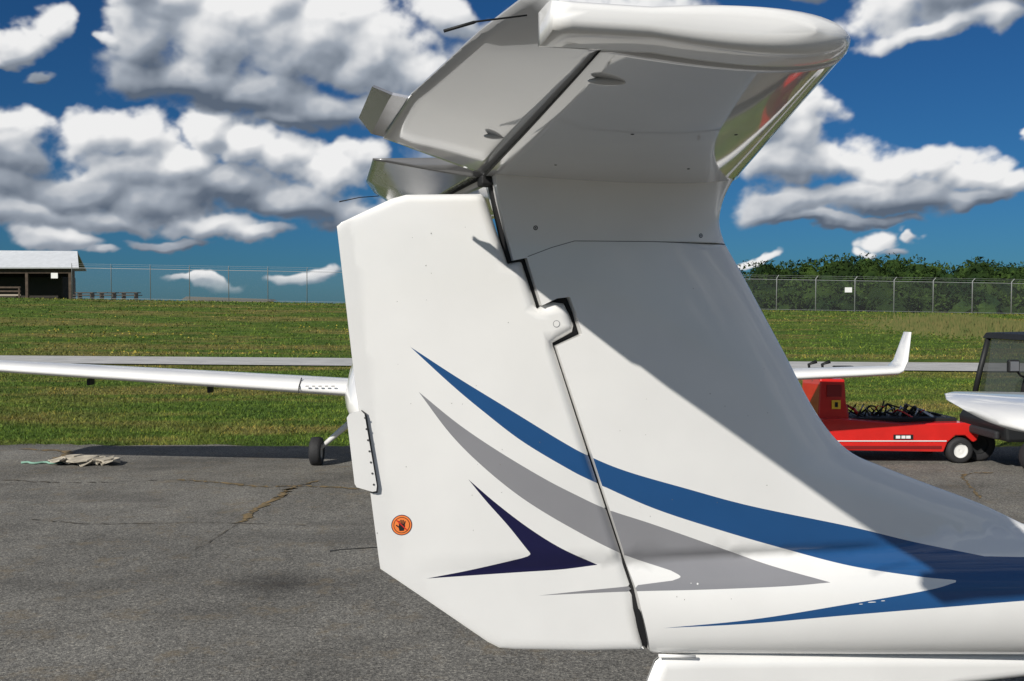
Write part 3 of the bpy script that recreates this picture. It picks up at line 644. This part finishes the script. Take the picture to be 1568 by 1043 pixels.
# clouds: a far shell holding only the cloudy patches of the sky
prm=np.random.default_rng(11).permutation(512); ga=np.random.default_rng(12).random(512)*2*np.pi; GX,GY=np.cos(ga),np.sin(ga)
def perlin(x,y,seed=0):
    xi=np.floor(x).astype(int); yi=np.floor(y).astype(int); xf=x-xi; yf=y-yi
    u=xf**3*(xf*(xf*6-15)+10); v=yf**3*(yf*(yf*6-15)+10)
    def gr(ix,iy,dx,dy):
        h=prm[(prm[(ix+seed*37)&511]+iy)&511]; return GX[h]*dx+GY[h]*dy
    n00=gr(xi,yi,xf,yf); n10=gr(xi+1,yi,xf-1,yf); n01=gr(xi,yi+1,xf,yf-1); n11=gr(xi+1,yi+1,xf-1,yf-1)
    return (n00*(1-u)+n10*u)*(1-v)+(n01*(1-u)+n11*u)*v
def fbm(x,y,o,seed,gain=.55,bil=False):
    s=0;a_=1;t=0;cs_,sn_=math.cos(.6),math.sin(.6)
    for i in range(o):
        n=perlin(x+i*7.3,y-i*3.1,seed+i)
        s=s+a_*((.5-2*np.abs(n)) if bil else n*1.6); t+=a_; a_*=gain
        x,y=(x*cs_-y*sn_)*2.03,(x*sn_+y*cs_)*2.03
    return s/t
def blur(A,r,ax,it=2):
    for _ in range(it):
        P=np.pad(A,[(r+1,r) if k==ax else (0,0) for k in range(2)],mode='edge'); c=np.cumsum(P,ax); n=2*r+1
        A=(np.take(c,range(n,c.shape[ax]),ax)-np.take(c,range(0,c.shape[ax]-n),ax))/n
    return A
# each puff: centre, radii, and how directly the sun reaches it (0 shaded base .. 1 sunlit crown)
puffs=[(250,25,55,42,.55),(310,35,70,55,.80),(375,55,60,60,.97),(345,95,80,45,.72),(430,40,60,50,.68),(470,85,70,50,.60),(530,45,70,50,.85),(600,90,75,50,.88),(560,110,80,40,.62),(690,42,60,36,.75),(650,120,60,30,.52),
 (245,95,50,35,.42),(300,140,100,34,.18),(400,160,110,38,.22),(500,170,110,34,.30),(590,170,80,30,.40),(440,195,60,16,.25),(860,160,200,110,.5),(960,60,120,60,.6),
 (120,98,36,28,.88),(85,118,40,16,.6),(60,132,26,9,.5),(100,152,24,9,.35),(205,100,14,14,.7),
 (35,225,60,34,.85),(95,222,48,26,.97),(60,262,80,28,.52),(190,232,55,34,.78),(245,232,50,34,.97),(300,262,40,26,.75),(225,275,70,24,.55),(340,215,38,26,.75),(395,232,50,38,.97),(450,245,45,36,.72),(505,272,55,36,.97),(545,250,40,30,.7),
 (50,310,100,30,.24),(150,305,90,32,.28),(260,320,100,30,.34),(360,292,90,32,.30),(440,315,90,28,.34),(540,325,90,28,.30),(90,345,100,20,.45),(200,345,80,16,.65),(330,350,90,18,.68),(140,374,70,15,.75),(270,378,50,10,.4),(400,362,50,13,.6),(190,388,30,8,.7),
 (1330,60,60,30,.70),(1400,40,90,40,.42),(1370,90,90,17,.88),(1460,80,50,22,.80),(1500,30,70,40,.38),(1560,90,40,40,.60),(1550,145,30,26,.72),(1240,6,110,20,.5),
 (1170,190,55,44,.65),(1215,215,48,36,.88),(1270,250,56,32,.86),(1200,260,70,34,.52),(1330,270,52,28,.88),(1395,268,50,26,.92),(1440,290,48,24,.80),(1500,306,42,18,.82),(1330,310,110,26,.38),(1220,318,110,26,.34),(1430,322,70,14,.5),(1260,345,90,9,.4),
 (1326,374,28,18,.95),(1302,390,18,10,.8),(1340,392,26,8,.6),(1367,374,14,8,.9),(1165,410,38,8,.75),(1516,236,28,17,.72),(1498,226,15,8,.7),(1530,252,16,10,.5),(335,438,40,8,.6),(475,425,55,12,.55),(1562,392,18,14,.8)]
def cloud_shell(name,az0,az1,na,el0,el1,ne,front):
    A_=np.linspace(az0,az1,na); E_=np.linspace(el0,el1,ne); AA,EE=np.meshgrid(A_,E_)
    wx=fbm(AA*13+40,EE*17+9,5,3,.5)*.038; wy=fbm(AA*13+4,EE*17+70,5,15,.5)*.024
    ax,ey=AA+wx,EE+wy
    de=(el1-el0)/(ne-1); da=(az1-az0)/(na-1)
    if front:
        base=np.full(AA.shape,-1.3); WS=np.full(AA.shape,1e-6); LS=np.full(AA.shape,.55e-6)
        for u,v,ru,rv,lu in puffs:
            x,y=(u-784)/F,(470-v)/F; dx=(ax-x)/(ru/F); dy=(ey-y)/(rv/F)
            b_=1.0-(dx*dx+dy*dy)**.7; k_=.35
            hh_=np.clip(.5+.5*(b_-base)/k_,0,1); base=base*(1-hh_)+b_*hh_+k_*.35*hh_*(1-hh_)
            w_=np.exp(np.clip(b_,-3,1)*2.8); lum_=lu+.17*np.clip(dy,-1.2,1.2)-.06*np.clip(dx,-1,1)
            WS+=w_; LS+=w_*lum_
        Lm=LS/WS; base=np.minimum(base,1.0)
    else:
        base=-.08+fbm(AA*2.4+9,EE*4+3,3,21)*1.9; Lm=.62+.4*fbm(AA*7,EE*9,3,77)
    n=.50*fbm(AA*15+7,EE*19+3,4,31,.5)+.52*fbm(AA*22+1,EE*27+5,6,51,.52,True)
    D=base*.9+n+.07
    al=np.clip((D+.16)/.62,0,1); al=al*al*(3-2*al)
    T=np.clip(D+.05,0,1.3); S=blur(blur(T,2,1,1),2,0,1) if front else T
    Ts=blur(blur(T,max(1,int(.010/da)),1),max(1,int(.007/de)),0)
    def dif(Z,ey_,ex_): return Z-np.roll(np.roll(Z,-max(1,int(ey_/de)),0),max(1,int(ex_/da)),1)
    rel=np.clip(dif(S,.0055,.0045)*.50,-.11,.12); rel2=np.clip(dif(Ts,.016,.011)*.85,-.20,.22)
    v=np.clip(Lm+rel+rel2+.20*(1-np.clip(T*2.0,0,1))*(.75-Lm)+.12*fbm(AA*26,EE*30,4,91),0.02,1)
    c0=np.array([.095,.125,.175]); c1=np.array([.34,.38,.44]); c2=np.array([.86,.86,.86])
    v3=v[...,None]; col=np.where(v3<.5,c0+(c1-c0)*(v3/.5),c1+(c2-c1)*((v3-.5)/.5))
    rr_=2600.; X=rr_*np.cos(EE)*np.sin(AA); Y=rr_*np.cos(EE)*np.cos(AA); Z=rr_*np.sin(EE)+H
    sdot=(X*sd.x+Y*sd.y+(Z-H)*sd.z)/rr_; al=al*np.clip((.985-sdot)/.02,0,1)
    al=al*np.clip((EE-.012)/.02,0,1)
    idx=np.arange(na*ne).reshape(ne,na)
    q=np.stack([idx[:-1,:-1],idx[:-1,1:],idx[1:,1:],idx[1:,:-1]],-1).reshape(-1,4)
    af=al.ravel(); keep=af[q].max(1)>.004; q=q[keep]
    used=np.unique(q); mp_=np.zeros(na*ne,int); mp_[used]=np.arange(len(used)); q=mp_[q]
    co=np.stack([X,Y,Z],-1).reshape(-1,3)[used]; cl=np.concatenate([col.reshape(-1,3)[used],af[used][:,None]],1)
    me=bpy.data.meshes.new(name); me.vertices.add(len(co)); me.loops.add(q.size); me.polygons.add(len(q))
    me.vertices.foreach_set('co',co.ravel()); me.loops.foreach_set('vertex_index',q.ravel()); me.polygons.foreach_set('loop_start',np.arange(len(q))*4)
    me.update(); at=me.color_attributes.new('cloud','FLOAT_COLOR','POINT'); at.data.foreach_set('color',cl.ravel().astype(np.float32)); me.materials.append(CLM)
    o=bpy.data.objects.new(name,me); scene.collection.objects.link(o); o.parent=clouds; return o
CLM=bpy.data.materials.new('cloud'); nt,N,L=nodes_of(CLM); N.remove(N['Principled BSDF']); CLM.cycles.emission_sampling='NONE'
at=N.new('ShaderNodeAttribute'); at.attribute_name='cloud'; em=N.new('ShaderNodeEmission'); tr=N.new('ShaderNodeBsdfTransparent'); mx=N.new('ShaderNodeMixShader')
L.new(at.outputs['Color'],em.inputs['Color']); L.new(at.outputs['Alpha'],mx.inputs[0]); L.new(tr.outputs[0],mx.inputs[1]); L.new(em.outputs[0],mx.inputs[2]); L.new(mx.outputs[0],N['Material Output'].inputs['Surface'])
clouds=empty('clouds')
cloud_shell('cloud_bank',-.66,.66,1320,.012,.44,430,True)
cloud_shell('surrounding_clouds',.70,2*math.pi-.70,500,.03,1.35,150,False)  # unseen glowing clouds made from noise, added for ambient light and reflections
